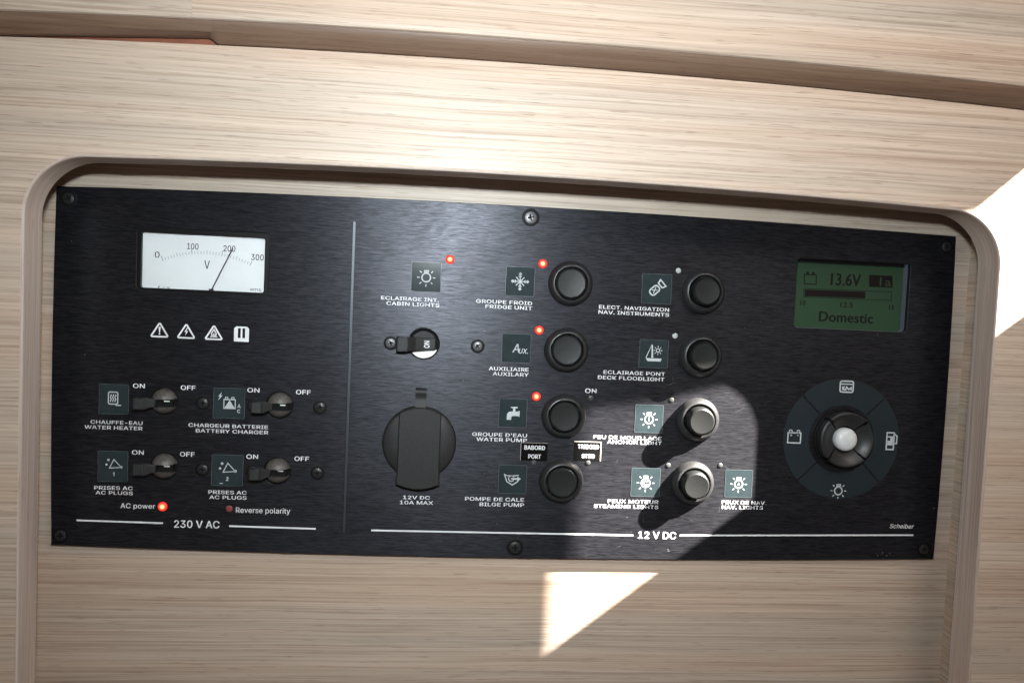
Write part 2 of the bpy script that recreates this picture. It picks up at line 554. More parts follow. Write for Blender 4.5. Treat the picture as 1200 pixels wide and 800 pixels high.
trim_piece("trim_board", 'lid', [(x, notch(x) + crown(x)) for x in [xj + .03, xa] + [xa + (xb - xa) * i / 6 for i in range(1, 7)] + [xb + (RIGHT - xb) * i / 24 for i in range(1, 25)]])

# unseen sheet added at the right; its opening shapes the sunbeam's patches
WX = 705.0
hole = [(291, 262), (291, 118), (337, 111), (381, 99), (422, 63), (520, -22), (600, 10), (540, 69), (407, 170), (362, 205.5), (299, 254)]
lamp_pos = sp
def to_blocker(x, y):
    p = Vector((x, y, 0)); d = lamp_pos - p
    t = (WX - x) / d.x
    q = p + d * t
    return (q.z, q.y)
hw = [to_blocker(*h) for h in hole]
cu_loops = [[(-900, -1500), (40, -1500), (40, 500), (-900, 500)], hw]
bm = curve_mesh([[(a * mm, -b * mm) for a, b in lp] for lp in cu_loops], .004, .0004)
# curve_mesh lays the sheet in XZ; turn it so that its first axis is depth
for v in bm.verts:
    v.co = Vector((v.co.y, v.co.x, v.co.z))
tag(put("sun_blocker", bm, 'cream', loc=((WX + 6 - CX) * mm, 0, CY * mm)), "unseen cream sheet added beside the panel, with an opening cut to shape the sunbeam", None, None, "structure")

# ------------------------------------------------------------------ the switch panel
PW, PH = 530.0, 205.7
panel = empty("switch_panel", W(265, PH, 0))
tag(panel, "black brushed metal boat switch panel with white lettering, push buttons and voltmeter", "switch panel")
def loc_of(x, y, n=0.0): return W(x, y, -n) - panel.location

def pixloc(px, py, n=0.0):
    x, y = at(px, py); return loc_of(x, y, n)
def span(px0, py0, px1, py1):
    """pixel rectangle -> centre and size in mm on the panel face"""
    a, b = at(px0, (py0 + py1) / 2), at(px1, (py0 + py1) / 2)
    c, d = at((px0 + px1) / 2, py0), at((px0 + px1) / 2, py1)
    return (a[0] + b[0]) / 2, (c[1] + d[1]) / 2, b[0] - a[0], d[1] - c[1]

# key cut-outs
breakers = [(192, 470), (327.5, 474.5), (192, 546), (325, 551.5)]
master = (496.5, 402.7)
joy = (987, 513.5)
VM = span(160, 269.5, 315.5, 343)
LC = span(932.5, 305.5, 1065, 386.5)
def loop_circ(px, py, r):
    x, y = at(px, py); return [XZ((x + r * math.cos(2 * math.pi * i / 48), y + r * math.sin(2 * math.pi * i / 48))) for i in range(48)]
def loop_rr(s, r):
    return [XZ((s[0] + u, s[1] + v)) for u, v in rrect(s[2], s[3], r)]
g0, g1 = at(415.2, 261), at(403, 623)
gd = Vector((g1[0] - g0[0], g1[1] - g0[1])); gl = gd.length; gd.normalize(); gn = Vector((-gd.y, gd.x))
def slot(hw):
    p = []
    for base, a0 in ((g0, 180), (g1, 0)):
        for i in range(7):
            a = math.radians(a0 + 180 * i / 6)
            q = Vector(base) + gn * (hw * math.cos(a)) * 1 + gd * (hw * math.sin(a))
            p.append((q.x, q.y))
    return p
def edge3(a, m, b, k=12):
    a, m, b = at(*a), at(*m), at(*b)
    out = []
    for i in range(k):
        t = i / k
        q = [2 * (t - .5) * (t - 1), -4 * t * (t - 1), 2 * t * (t - .5)]
        out.append(tuple(q[0] * a[j] + q[1] * m[j] + q[2] * b[j] for j in (0, 1)))
    return out
PTL, PTR, PBR, PBL = (66, 218), (1120.5, 277), (1094, 654.5), (59.8, 638)
sheet = edge3(PTL, (600, 240.6), PTR) + edge3(PTR, (1110.5, 455), PBR) + edge3(PBR, (600, 653.5), PBL) + edge3(PBL, (60.6, 430), PTL)
loops = [[XZ(p) for p in sheet],
         loop_rr(VM, 3.0), loop_rr(LC, 2.2), loop_circ(*joy, 18.6), loop_circ(*master, 9.2),
         [XZ(p) for p in slot(.75)]] + [loop_circ(*b, 7.9) for b in breakers]
bm = curve_mesh(loops, .0015, .00025)
plate = put("faceplate", bm, 'plate', panel, loc=-panel.location + Vector((0, .0015, 0)))
plate["label"] = "black brushed metal plate with cut-outs"
# bottom of the groove
bm = bmesh.new()
ps = [(p[0] - g0[0], -(p[1] - g0[1])) for p in slot(1.1)]
prism(bm, ps, -2.6, -1.0)
put("divider_groove", bm, 'groove', panel, loc_of(*g0))
# backing tray closes the cut-outs
bm = curve_mesh([[XZ(p) for p in ((6, 6), (PW - 8, 6), (PW - 8, PH - 6), (6, PH - 6))], loop_rr((LC[0], LC[1], LC[2] + 1.2, LC[3] + 1.2), 2.4)], .0003, .00005)
put("backing_sheet", bm, 'void', panel, loc=-panel.location + Vector((0, .0034, 0)))

# ---- printing: text is collected and turned into meshes in one go
texts = []
def text(s, x0, x1, yc, h, mat='ink', bold=.010, n=.014, parent=None, name="caption", rot=0, shear=0, base=None):
    texts.append((s, x0, x1, yc, h, mat, bold, n, parent, name, rot, shear, base))

def flush_texts():
    made = []
    face = None
    try:
        import os
        fp = os.path.join(bpy.utils.system_resource('DATAFILES', path='fonts'), 'Inter.woff2')
        if os.path.exists(fp): face = bpy.data.fonts.load(fp)
    except Exception:
        face = None
    for t in texts:
        cu = bpy.data.curves.new("lettering", 'FONT')
        cu.body = t[0]; cu.size = 1.0; cu.resolution_u = 3; cu.shear = t[11]
        cu.space_character = 1.02
        if face and t[5] not in ('lcdink', 'lcd'): cu.font = face
        o = bpy.data.objects.new("lettering", cu); col.objects.link(o)
        made.append((t, o))
    dg = bpy.context.evaluated_depsgraph_get()
    for t, o in made:
        s, a, b, yc, h, mat, bold, n, parent, name, rot, shear, base = t
        me = bpy.data.meshes.new_from_object(o.evaluated_get(dg))
        cu = o.data; bpy.data.objects.remove(o); bpy.data.curves.remove(cu)
        if rot: me.transform(Matrix.Rotation(math.radians(rot), 4, 'Z'))
        xs = [v.co.x for v in me.vertices]; ys = [v.co.y for v in me.vertices]
        cx, cy = (min(xs) + max(xs)) / 2, (min(ys) + max(ys)) / 2
        if base is None:
            X, Y, w, hh = span(a, yc - h / 2, b, yc + h / 2)
            lo = loc_of(X, Y, n)
        else:
            w, hh = b - a, h
            lo = L((a + b) / 2, yc, n)
        sx, sy = w * mm / (max(xs) - min(xs)), hh * mm / (max(ys) - min(ys))
        me.transform(Matrix(((sx, 0, 0, -cx * sx), (0, 0, 1, 0), (0, sy, 0, -cy * sy), (0, 0, 0, 1))))
        if bold > .004:      # heavier strokes: the same outline laid side by side, each a hair in front of the last
            e = bold * 6 * mm * (1.0 if base is None else .8)
            tb = bmesh.new()
            for i, (dx, dy) in enumerate(((0, 0), (-e, 0), (e, 0), (-e * .5, e * .45), (e * .5, -e * .45))):
                m2 = me.copy(); m2.transform(Matrix.Translation((dx, -i * 2e-6, dy)))
                tb.from_mesh(m2); bpy.data.meshes.remove(m2)
            tb.to_mesh(me); tb.free()
        me.materials.clear(); me.materials.append(M[mat])
        me.name = name
        ob = bpy.data.objects.new(name, me); col.objects.link(ob)
        ob.parent = parent or panel
        ob.location = lo
        ob["label"] = ("dark" if mat in ('mink', 'lcdink', 'mgrey') else "white") + " lettering " + s
CAP = 4.15
for args in (
    ("CHAUFFE-EAU", 106.3, 166.9, 494.8), ("WATER HEATER", 99.2, 166.9, 500.9),
    ("CHARGEUR BATTERIE", 221, 314, 499), ("BATTERY CHARGER", 229.6, 314.2, 505.4),
    ("PRISES AC", 110.5, 155.3, 571.4), ("AC PLUGS", 112.2, 155.5, 577.2),
    ("PRISES AC", 244.2, 288.8, 576.6), ("AC PLUGS", 245.4, 288.9, 582.6),
    ("ECLAIRAGE INT.", 446.7, 514.3, 350.2), ("CABIN LIGHTS", 453, 514.8, 356.4),
    ("GROUPE FROID", 558, 623.5, 354), ("FRIDGE UNIT", 569, 623.6, 360.0),
    ("AUXILIAIRE", 573, 619.4, 432.3), ("AUXILARY", 577.5, 619.4, 438.4),
    ("GROUPE D'EAU", 553.4, 617.5, 509.2), ("WATER PUMP", 558.3, 617.5, 515),
    ("POMPE DE CALE", 545, 614, 584.6), ("BILGE PUMP", 562.2, 614, 590.9),
    ("ELECT. NAVIGATION", 702, 784, 361.2), ("NAV. INSTRUMENTS", 701.4, 784, 367.2),
    ("ECLAIRAGE PONT", 707.4, 779.4, 437), ("DECK FLOODLIGHT", 700.6, 778.6, 443.2),
    ("FEU DE MOUILLAGE", 695.4, 775, 512.7), ("ANCHOR LIGHT", 711.6, 775.4, 518.2),
    ("FEUX MOTEUR", 712.4, 771.4, 587.4), ("STEAMING LIGHTS", 696, 771.4, 593.2),
    ("FEUX DE NAV.", 846, 898, 588.6), ("NAV. LIGHTS", 846, 894, 594.3),
    ("12V DC", 472.4, 503.6, 582.6), ("10A MAX", 468.6, 507.4, 588.6),
):
    text(*args, CAP)
for args in (("ON", 156, 169.6, 452), ("OFF", 212, 228.8, 454.2), ("ON", 290, 304, 457), ("OFF", 347, 364, 459.4),
             ("ON", 154.8, 168.4, 529.9), ("OFF", 211, 228, 532), ("ON", 288.8, 302.4, 534.8), ("OFF", 345.2, 362, 537.2),
             ("ON", 685.8, 699, 457.8)):
    text(*args, 5.2, name="position_mark")
text("AC power", 141.3, 181.6, 593.2, 7.2, bold=.008)
text("Reverse polarity", 276.5, 340, 598.6, 8.0, bold=.008)
text("230 V AC", 204.2, 257, 613.9, 8.6, bold=.018)
text("12 V DC", 748, 792, 626.8, 8.2, bold=.024)
text("Scheiber", 1042.8, 1071, 616.2, 5.2, bold=.006, shear=.25, name="maker_name")

def line(p0, p1, w=1.0, mat='ink', n=.014, name="printed_line"):
    a, b = at(*p0), at(*p1)
    bm = bmesh.new()
    stroke(bm, [(0, 0), (b[0] - a[0], -(b[1] - a[1]))], w, n)
    return put(name, bm, mat, panel, loc_of(*a))
line((89.7, 609.2), (191, 612.6)); line((268.6, 616), (370, 619.2))
line((435, 621), (742, 626.8)); line((796.5, 627), (1070.3, 626.6))

# ---- warning symbols
def symbol(px, py, fn, name, scale, mat='ink', n=.015, label=None, parent=None, loc=None):
    bm = bmesh.new(); fn(bm, scale, n)
    o = put(name, bm, mat, parent or panel, loc if loc is not None else pixloc(px, py))
    if label: o["label"] = label
    return o
def tri(bm, s, n):
    k = [(-.9, -.62), (.9, -.62), (0, .86)]
    pts = []
    for i in range(3):
        p, a, b = Vector(k[i]), Vector(k[i - 1]), Vector(k[(i + 1) % 3])
        for t in (.14, .07):
            pts.append(tuple((p + (a - p) * t) * s))
        pts.append(tuple((p + (b - p) * .07) * s)); pts.append(tuple((p + (b - p) * .14) * s))
    stroke(bm, pts, .17 * s, n, True)
def warn_excl(bm, s, n):
    tri(bm, s, n)
    fill(bm, [(-.11 * s, .42 * s), (.11 * s, .42 * s), (.05 * s, -.18 * s), (-.05 * s, -.18 * s)], n)
    fill(bm, [(u * s, (v - .33) * s) for u, v in circ(.09, seg=10)], n)
def warn_bolt(bm, s, n):
    tri(bm, s, n)
    fill(bm, [(u * s, v * s) for u, v in ((.08, .48), (-.2, .0), (-.02, .02), (-.1, -.42), (.2, .12), (.02, .1), (.16, .45))], n)
def warn_heat(bm, s, n):
    tri(bm, s, n)
    stroke(bm, [(u * s, v * s) for u, v in ((-.38, -.36), (.38, -.36))], .09 * s, n)
    stroke(bm, [(u * s, v * s) for u, v in ((-.22, -.22), (-.24, .02), (0, .42), (.24, .02), (.22, -.22))], .12 * s, n, True)
    fill(bm, [(u * s, (v - .06) * s) for u, v in circ(.08, seg=8)], n)
def manual(bm, s, n):
    stroke(bm, [(u * s, v * s) for u, v in ((-.72, .55), (-.52, .78), (.52, .78), (.72, .55), (.72, -.1), (-.72, -.1))], .0001, n)
    o = [(-.76, -.78), (.76, -.78), (.76, .58), (.54, .8), (-.54, .8), (-.76, .58)]
    # solid booklet with two dark columns left open
    fill(bm, [(u * s, v * s) for u, v in ((-.76, -.78), (.76, -.78), (.76, -.40), (-.76, -.40))], n)
    fill(bm, [(u * s, v * s) for u, v in ((-.76, -.40), (-.36, -.40), (-.36, .62), (-.36, .8), (-.54, .8), (-.76, .58))], n)
    fill(bm, [(u * s, v * s) for u, v in ((.76, -.40), (.76, .58), (.54, .8), (.36, .8), (.36, -.40))], n)
    fill(bm, [(u * s, v * s) for u, v in ((-.36, .62), (.36, .62), (.36, .8), (-.36, .8))], n)
    fill(bm, [(u * s, v * s) for u, v in ((-.09, -.40), (.09, -.40), (.09, .62), (-.09, .62))], n)
symbol(187, 387.5, warn_excl, "warning_symbol", 5.3, label="white triangle with exclamation mark")
symbol(218.2, 389, warn_bolt, "warning_symbol", 5.3, label="white triangle with lightning bolt")
symbol(250.6, 390.6, warn_heat, "warning_symbol", 5.3, label="white triangle with flame")
symbol(283, 391.5, manual, "manual_symbol", 5.5, label="white open booklet symbol")

# ---- label tiles with symbols
def P(s, pts): return [(u * s, v * s) for u, v in pts]
def ic_heater(bm, s, n):
    stroke(bm, P(s, rrect(.62, .84, .1, -.05, .08, 3)), .075 * s, n, True)
    for x in (-.2, -.05, .1):
        stroke(bm, P(s, [(x + .035 * math.sin(t * 1.7), .34 - t * .075) for t in range(8)]), .065 * s, n)
    stroke(bm, P(s, [(.12, -.34), (.18, -.42), (.5, -.42)]), .07 * s, n)
def ic_battery_ac(bm, s, n):
    stroke(bm, P(s, [(-.36, -.34), (.36, -.34), (.36, .24), (-.36, .24)]), .06 * s, n, True)
    for x in (-.2, .2): stroke(bm, P(s, rrect(.16, .13, .03, x, .33, 2)), .05 * s, n, True)
    fill(bm, P(s, [(-.33, -.32), (.33, -.32), (0, .2)]), n)
    fill(bm, P(s, [(-.5, .72), (-.74, .42), (-.62, .44), (-.74, .16), (-.46, .5), (-.58, .5)]), n)
    # A over C
    stroke(bm, P(s, [(.52, -.28), (.6, -.06), (.68, -.28)]), .05 * s, n); stroke(bm, P(s, [(.55, -.2), (.65, -.2)]), .04 * s, n)
    stroke(bm, P(s, arc(.6, -.5, .09, 40, 320)), .05 * s, n)
def ic_plug(bm, s, n, two=False):
    stroke(bm, P(s, [(-.22, -.12), (.06, .48), (.56, -.06)]), .06 * s, n, True)
    fill(bm, P(s, circ(.1, .56, -.04, 8)), n)
    fill(bm, P(s, circ(.09, -.3, .44, 8)), n); fill(bm, P(s, circ(.08, -.42, .12, 8)), n)
    if two:
        stroke(bm, P(s, [(.0, -.5), (.06, -.44), (.12, -.5), (.0, -.66), (.13, -.66)]), .05 * s, n)
        stroke(bm, P(s, [(-.42, -.86), (-.22, -.86)]), .05 * s, n)
    else:
        stroke(bm, P(s, [(.02, -.5), (.09, -.44), (.09, -.68)]), .06 * s, n)
def ic_plug2(bm, s, n): ic_plug(bm, s, n, True)
def ic_bulb(bm, s, n, inner=None, w=.085):
    stroke(bm, P(s, circ(.29, 0, -.04, 24)), w * s, n, True)
    stroke(bm, P(s, [(-.13, .2), (-.13, .42), (.13, .42), (.13, .2)]), .08 * s, n)
    stroke(bm, P(s, [(-.13, .32), (.13, .32)]), .07 * s, n)
    for a in (-90, -45, 0, 45, 135, 180, 225):
        ca, sa = math.cos(math.radians(a)), math.sin(math.radians(a))
        stroke(bm, P(s, [(.45 * ca, -.04 + .45 * sa), (.61 * ca, -.04 + .61 * sa)]), .062 * s, n)
    if inner == 'one': stroke(bm, P(s, [(-.03, .05), (.0, .08), (.0, -.18)]), .07 * s, n)
    if inner == 'swirl': stroke(bm, P(s, arc(0, -.04, .13, 20, 330)), .07 * s, n); 
    if inner == 'drop': fill(bm, P(s, [(-.1, -.14), (.1, -.14), (0, .1)]), n)
def ic_bulb1(bm, s, n): ic_bulb(bm, s, n, 'one', .085)
def ic_bulb2(bm, s, n): ic_bulb(bm, s, n, 'swirl', .085)
def ic_bulb3(bm, s, n): ic_bulb(bm, s, n, 'drop', .085)
def ic_snow(bm, s, n):
    for k in range(8):
        a = math.radians(45 * k); r = .55 if k % 2 == 0 else .40
        ca, sa = math.cos(a), math.sin(a)
        stroke(bm, P(s, [(0, 0), (r * ca, r * sa)]), .06 * s, n)
        if k % 2 == 0:
            for q in (.24, .40):
                for d in (35, -35):
                    b = a + math.radians(d)
                    stroke(bm, P(s, [(q * ca, q * sa), (q * ca + .17 * math.cos(b), q * sa + .17 * math.sin(b))]), .055 * s, n)
            fill(bm, P(s, [(r * ca - .09 * sa, r * sa + .09 * ca), ((r + .08) * ca, (r + .08) * sa), (r * ca + .09 * sa, r * sa - .09 * ca), ((r - .12) * ca, (r - .12) * sa)]), n)
def ic_tap(bm, s, n):
    fill(bm, P(s, [(-.42, -.48), (-.42, -.1), (-.3, .08), (-.06, .12), (.36, .12), (.36, -.2), (.0, -.2), (-.1, -.28), (-.1, -.48)]), n)
    fill(bm, P(s, [(.0, .12), (.16, .12), (.16, .36), (.0, .36)]), n)
    stroke(bm, P(s, [(-.16, .4), (.32, .4)]), .09 * s, n)
    fill(bm, P(s, [(.36, .12), (.48, .18), (.48, -.26), (.36, -.2)]), n)
def ic_bilge(bm, s, n):
    stroke(bm, P(s, [(-.62, .36), (-.42, .26), (.1, .26), (.44, .3)]), .06 * s, n)
    stroke(bm, P(s, [(-.58, .34), (-.4, -.16), (0, -.4), (.36, -.16), (.48, .04)]), .07 * s, n)
    stroke(bm, P(s, arc(-.08, .06, .2, 30, 330)), .07 * s, n)
    fill(bm, P(s, [(-.1, .1), (.34, .1), (.34, .2), (.6, .04), (.34, -.1), (.34, -.02), (-.1, -.02)]), n)
def ic_instr(bm, s, n):
    def rot(pts, a, cu, cv):
        c_, s_ = math.cos(a), math.sin(a); return [(cu + c_ * u - s_ * v, cv + s_ * u + c_ * v) for u, v in pts]
    stroke(bm, P(s, rot(rrect(.68, .44, .17, 0, 0, 4), .75, -.14, -.1)), .09 * s, n, True)
    stroke(bm, P(s, rot([(-.2, -.1), (.2, .1)], .75, -.14, -.1)), .06 * s, n)
    stroke(bm, P(s, rot([(-.12, .12), (.16, -.1)], .75, -.14, -.1)), .06 * s, n)
    stroke(bm, P(s, rot([(-.1, -.2), (.16, -.28), (.16, .28), (-.1, .2)], .75, .3, .3)), .09 * s, n, True)
def ic_deck(bm, s, n):
    fill(bm, P(s, [(-.55, -.3), (.56, -.3), (.5, -.5), (-.4, -.5)]), n)
    stroke(bm, P(s, [(-.52, -.26), (-.16, .6), (-.12, -.26)]), .06 * s, n)
    stroke(bm, P(s, [(-.12, .6), (-.06, -.26)]), .07 * s, n)
    stroke(bm, P(s, circ(.12, .28, .24, 14)), .06 * s, n, True)
    for k in range(8):
        a = math.radians(45 * k)
        stroke(bm, P(s, [(.28 + .2 * math.cos(a), .24 + .2 * math.sin(a)), (.28 + .3 * math.cos(a), .24 + .3 * math.sin(a))]), .05 * s, n)

TN = .16
def tile(rect, fn, label, sc=1.0, du=0, dv=0, aux=False):
    X, Y, w, h = span(*rect)
    bm = bmesh.new(); prism(bm, rrect(w, h, .5, seg=2), .0, TN, .08)
    t = put("icon_label", bm, 'sticker', panel, loc_of(X, Y))
    t["label"] = label
    bm = bmesh.new(); stroke(bm, rrect(w - .2, h - .2, .4, seg=2), .16, TN + .008, True)
    put("label_border", bm, 'stickere', t)
    if fn:
        symbol(0, 0, fn, "icon", w / 2 * sc, 'inkg', TN + .018, None, t, L(du, dv, 0))
    return t
tile((116, 450, 151, 485), ic_heater, "dark label tile with water heater symbol")
tile((250, 454.5, 287, 490), ic_battery_ac, "dark label tile with battery charger symbol", du=.3)
tile((114.7, 528, 150, 564), ic_plug, "dark label tile with plug symbol and number 1")
tile((248, 532.5, 285, 569), ic_plug2, "dark label tile with plug symbol and number 2", du=-.4)
tile((482, 307, 517, 342), ic_bulb, "dark label tile with lamp symbol under cabin light indicator")
tile((592.5, 312.5, 626.5, 347), ic_snow, "dark label tile with snowflake symbol")
ta = tile((588, 391, 622, 425), None, "dark label tile reading Aux")
text("A", -2.2, 1.8, .1, 5.0, 'inkg', .01, TN + .018, ta, "icon", 0, .2, 1)
text("UX.", 1.6, 6.9, -1.5, 2.9, 'inkg', .012, TN + .018, ta, "icon", 0, .2, 1)
tile((584.5, 467, 617.5, 500.5), ic_tap, "dark label tile with water tap symbol")
tile((584, 544.5, 617, 578), ic_bilge, "dark label tile with bilge pump symbol")
tile((752, 321, 787, 356), ic_instr, "dark label tile with instrument symbol")
tile((749, 398, 783, 431), ic_deck, "dark label tile with sailing boat symbol")
tile((744, 474, 777, 507), ic_bulb1, "dark label tile with lamp symbol beside anchor light button")
tile((739.5, 548, 773.5, 581.6), ic_bulb2, "dark label tile with lamp symbol beside steaming lights caption")
tile((849.5, 550, 881.5, 582.4), ic_bulb3, "dark label tile with lamp symbol above NAV. LIGHTS")

# ---- indicator lamps
def led(px, py, state, r=2.1):
    bm = bmesh.new()
    rr = r * 1.15 if state == 'on' else r * .72
    hk = 1.0 if state == 'on' else .45
    lathe(bm, [(a_, b_ * hk) for a_, b_ in ((rr, 0), (rr * .98, .25), (rr * .86, .7), (rr * .7, .9), (rr * .5, 1.05), (rr * .25, 1.13), (0, 1.15))], 24)
    o = put("indicator_light", bm, {'on': 'ledr', 'off': 'ledo', 'grey': 'ledo2', 'red': 'ledor'}[state], panel, pixloc(px, py), True)
    o["label"] = {'on': "small glowing red indicator", 'off': "small unlit pale indicator", 'grey': "small unlit grey indicator", 'red': "small unlit red indicator"}[state]
    return o
led(190.7, 593, 'on', 2.4); led(268.6, 595.6, 'red', 2.6)
for q in ((527.3, 304), (636, 309), (631.8, 386.8), (628.5, 464.3)): led(*q, 'on', 2.3)
for q in ((795, 317.0), (791, 393.5)): led(*q, 'off', 2.3)
for q in ((692.3, 466), (787, 468.6), (625.5, 541.5), (689, 542), (783, 545), (844, 545)): led(*q, 'grey', 2.1)

# ---- push buttons
def button(px, py, h, r, label):
    bm = bmesh.new()
    lathe(bm, [(13.3, 0), (13.3, .9), (13.0, 1.8), (12.2, 3.2), (11.3, 4.3), (10.6, 4.75), (10.1, 4.8), (9.8, 4.5), (9.7, 3.6), (9.6, .1), (0, .1)], 64)
    o = put("push_button", bm, 'black', panel, pixloc(px, py), True, 50)
    o["label"] = label
    bm = bmesh.new()
    lathe(bm, [(r, .3), (r, min(4.6, h - .9)), (r - .12 - .12 * max(0, h - 5.5), h - 1.1), (r - .5 - .14 * max(0, h - 5.5), h - .4), (r - 1.1 - .14 * max(0, h - 5.5), h), (r - 2.0 - .14 * max(0, h - 5.5), h - .08), (r * .45, h - .3), (0, h - .38)], 56)
    put("button_cap", bm, 'cap', o, smooth=True)
    return o
button(668.3, 332.3, 4.7, 9.1, "round black push button pressed in, beside FRIDGE UNIT")
button(663.4, 410, 4.7, 9.1, "round black push button pressed in, beside AUXILARY")
button(660.4, 487.2, 5.0, 9.0, "round black push button pressed in, beside WATER PUMP")
button(657.4, 563, 5.6, 9.0, "round black push button beside BILGE PUMP")
button(823.6, 342, 8.8, 8.5, "round black push button beside NAV. INSTRUMENTS")
button(820.6, 416.6, 8.8, 8.5, "round black push button beside DECK FLOODLIGHT")
button(817, 491.5, 9.2, 8.6, "round black push button in sunlight beside ANCHOR LIGHT")
button(811, 565.5, 8.9, 8.6, "round black push button in sunlight between STEAMING and NAV. LIGHTS")

# ---- screws
def screw(px, py, r=5.2, dark=False, kind='cross'):
    bm = bmesh.new()
    lathe(bm, [(r, 0), (r, .12), (r - .1, .16), (r * .68, .16), (r * .66, .05)], 32)
    o = put("screw", bm, 'ring', panel, pixloc(px, py), True)
    bm = bmesh.new()
    k = r * .66
    lathe(bm, [(k, .1), (k, .45), (k * .75, .75), (k * .46, .86), (k * .4, .3), (0, .2)], 28)
    hd = put("screw_head", bm, 'screwd' if dark else 'screw', o, smooth=True)
    bm = bmesh.new()
    a = random.uniform(0, .8)
    for t in (a, a + math.pi / 2):
        d = (math.cos(t), math.sin(t)); e = (-d[1], d[0])
        q = [(d[0] * sx * k * .56 + e[0] * sy * k * .13, d[1] * sx * k * .56 + e[1] * sy * k * .13) for sx, sy in ((1, 1), (-1, 1), (-1, -1), (1, -1))]
        prism(bm, q, .3, .91 + (.02 if t > a else 0))
    put("drive_slot", bm, 'void', o)
    return o
screw(622, 255, 5.2); screw(603.5, 641, 5.1, True); screw(80.5, 232.5, 4.6, True); screw(71, 627, 4.6, True)
screw(1109, 289, 4.4, True); screw(1082.5, 643, 4.6, True)
for q in ((238, 472), (375, 477), (237.5, 549.5), (372, 553.6)): screw(*q, 4.1, True)
screw(297.5, 475, 4.1, True); screw(296.5, 552, 4.1, True)
screw(457.8, 401.8, 4.1); screw(559.8, 405.5, 4.1)

# ---- lever breakers
def breaker(px, py, label):
    bm = bmesh.new()      # dark socket behind the plate opening
    lathe(bm, [(7.85, -.4), (7.6, -.4), (7.5, -2.4), (0, -2.4)], 40)
    o = put("breaker", bm, 'void', panel, pixloc(px, py), True)
    o["label"] = label
    def dome(v_from, v_to, rad, nc):
        b = bmesh.new(); rows = []
        k = 8
        for i in range(k + 1):
            v = v_from + (v_to - v_from) * i / k
            rr = math.sqrt(max(rad * rad - v * v, 1e-4))
            rows.append([b.verts.new(L(rr * math.cos(math.pi * j / 24), v, nc + rr * math.sin(math.pi * j / 24) * .95)) for j in range(25)])
        for A, B in zip(rows, rows[1:]):
            for j in range(24): b.faces.new((A[j], A[j + 1], B[j + 1], B[j]))
        b.faces.new(rows[0]); b.faces.new(list(reversed(rows[-1])))
        return b
    put("hub_dome", dome(1.5, 7.3, 7.35, -2.2), 'brownp', o, smooth=True)
    put("hub_dome", dome(-7.2, -3.0, 7.3, -1.6), 'brownp', o, smooth=True)
    bm = bmesh.new()      # drum between the domes
    for i in range(12):
        pass
    prism(bm, [(5.4, -3.0), (5.4, 1.5), (-5.4, 1.5), (-5.4, -3.0)], -2.3, 1.2)
    put("drum", bm, 'void', o)
    bm = bmesh.new()      # lever: arm out of the slot, thrown to the left, with a broader thumb end
    prof = [(-3.0, .6), (-5.6, 1.6), (-10.5, 2.2), (-13.6, 2.6), (-14.4, 3.4), (-14.2, 8.4), (-13.4, 9.2), (-8.6, 8.6), (-7.6, 7.6), (-5.2, 6.0), (-3.0, 4.6)]
    fr = [bm.verts.new(L(u, 2.4 if u < -7 else 1.45, n)) for u, n in prof]
    bk = [bm.verts.new(L(u, -3.8 if u < -7 else -2.9, n)) for u, n in prof]
    for i in range(len(prof)):
        j = (i + 1) % len(prof); bm.faces.new((fr[i], fr[j], bk[j], bk[i]))
    bm.faces.new(fr); bm.faces.new(list(reversed(bk)))
    lv = put("lever", bm, 'blackm', o)
    bv = lv.modifiers.new("edge", 'BEVEL'); bv.width = .0004; bv.segments = 2; bv.limit_method = 'ANGLE'
    bm = bmesh.new(); box(bm, .6, 3.6, -.1, .55, 1.2, 1.35)
    put("position_dash", bm, 'white', o)
    return o
breaker(*breakers[0], "black lever breaker thrown to ON beside WATER HEATER tile")
breaker(*breakers[1], "black lever breaker thrown to ON beside BATTERY CHARGER tile")
breaker(*breakers[2], "black lever breaker thrown to ON beside first AC PLUGS tile")
breaker(*breakers[3], "black lever breaker thrown to ON beside second AC PLUGS tile")

# master breaker for the cabin lights side
bm = bmesh.new()
lathe(bm, [(9.15, -.3), (8.7, -.3), (8.6, -2.6), (0, -2.6)], 44)
mb = put("breaker", bm, 'void', panel, pixloc(*master), True)
mb["label"] = "black lever breaker with ON mark and white crescent, under CABIN LIGHTS"
bm = bmesh.new()
pts = [p for p in circ(8.5, seg=60) if p[1] < -3.2]
pts.sort(key=lambda p: p[0])
prism(bm, pts, -2.4, -1.4)
put("white_insert", bm, 'white', mb)
bm = bmesh.new()
pts = [p for p in circ(7.9, seg=60) if p[1] > 3.0]
pts.sort(key=lambda p: -p[0])
prism(bm, pts, -2.4, .4, .5)
put("upper_cheek", bm, 'edge', mb)
bm = bmesh.new()
prof = [(7.0, -1.0), (-4, -.4), (-9, 1.4), (-15.0, 2.0), (-15.6, 2.8), (-15.4, 7.4), (-14.6, 8.0), (-9.0, 7.6), (-7.4, 6.4), (-4.6, 4.0), (0, 2.4), (7.0, 1.6)]
fr = [bm.verts.new(L(u, 3.6, n)) for u, n in prof]; bk = [bm.verts.new(L(u, -3.5 - (1.2 if u < -8 else 0), n)) for u, n in prof]
for i in range(len(prof)):
    j = (i + 1) % len(prof); bm.faces.new((fr[i], fr[j], bk[j], bk[i]))
bm.faces.new(fr); bm.faces.new(list(reversed(bk)))
lv = put("lever", bm, 'blackm', mb)
bv = lv.modifiers.new("edge", 'BEVEL'); bv.width = .0004; bv.segments = 2; bv.limit_method = 'ANGLE'
text("ON", .4, 3.4, -.2, 4.0, 'ink', .02, 2.52, mb, "position_mark", 90, 0, 1)

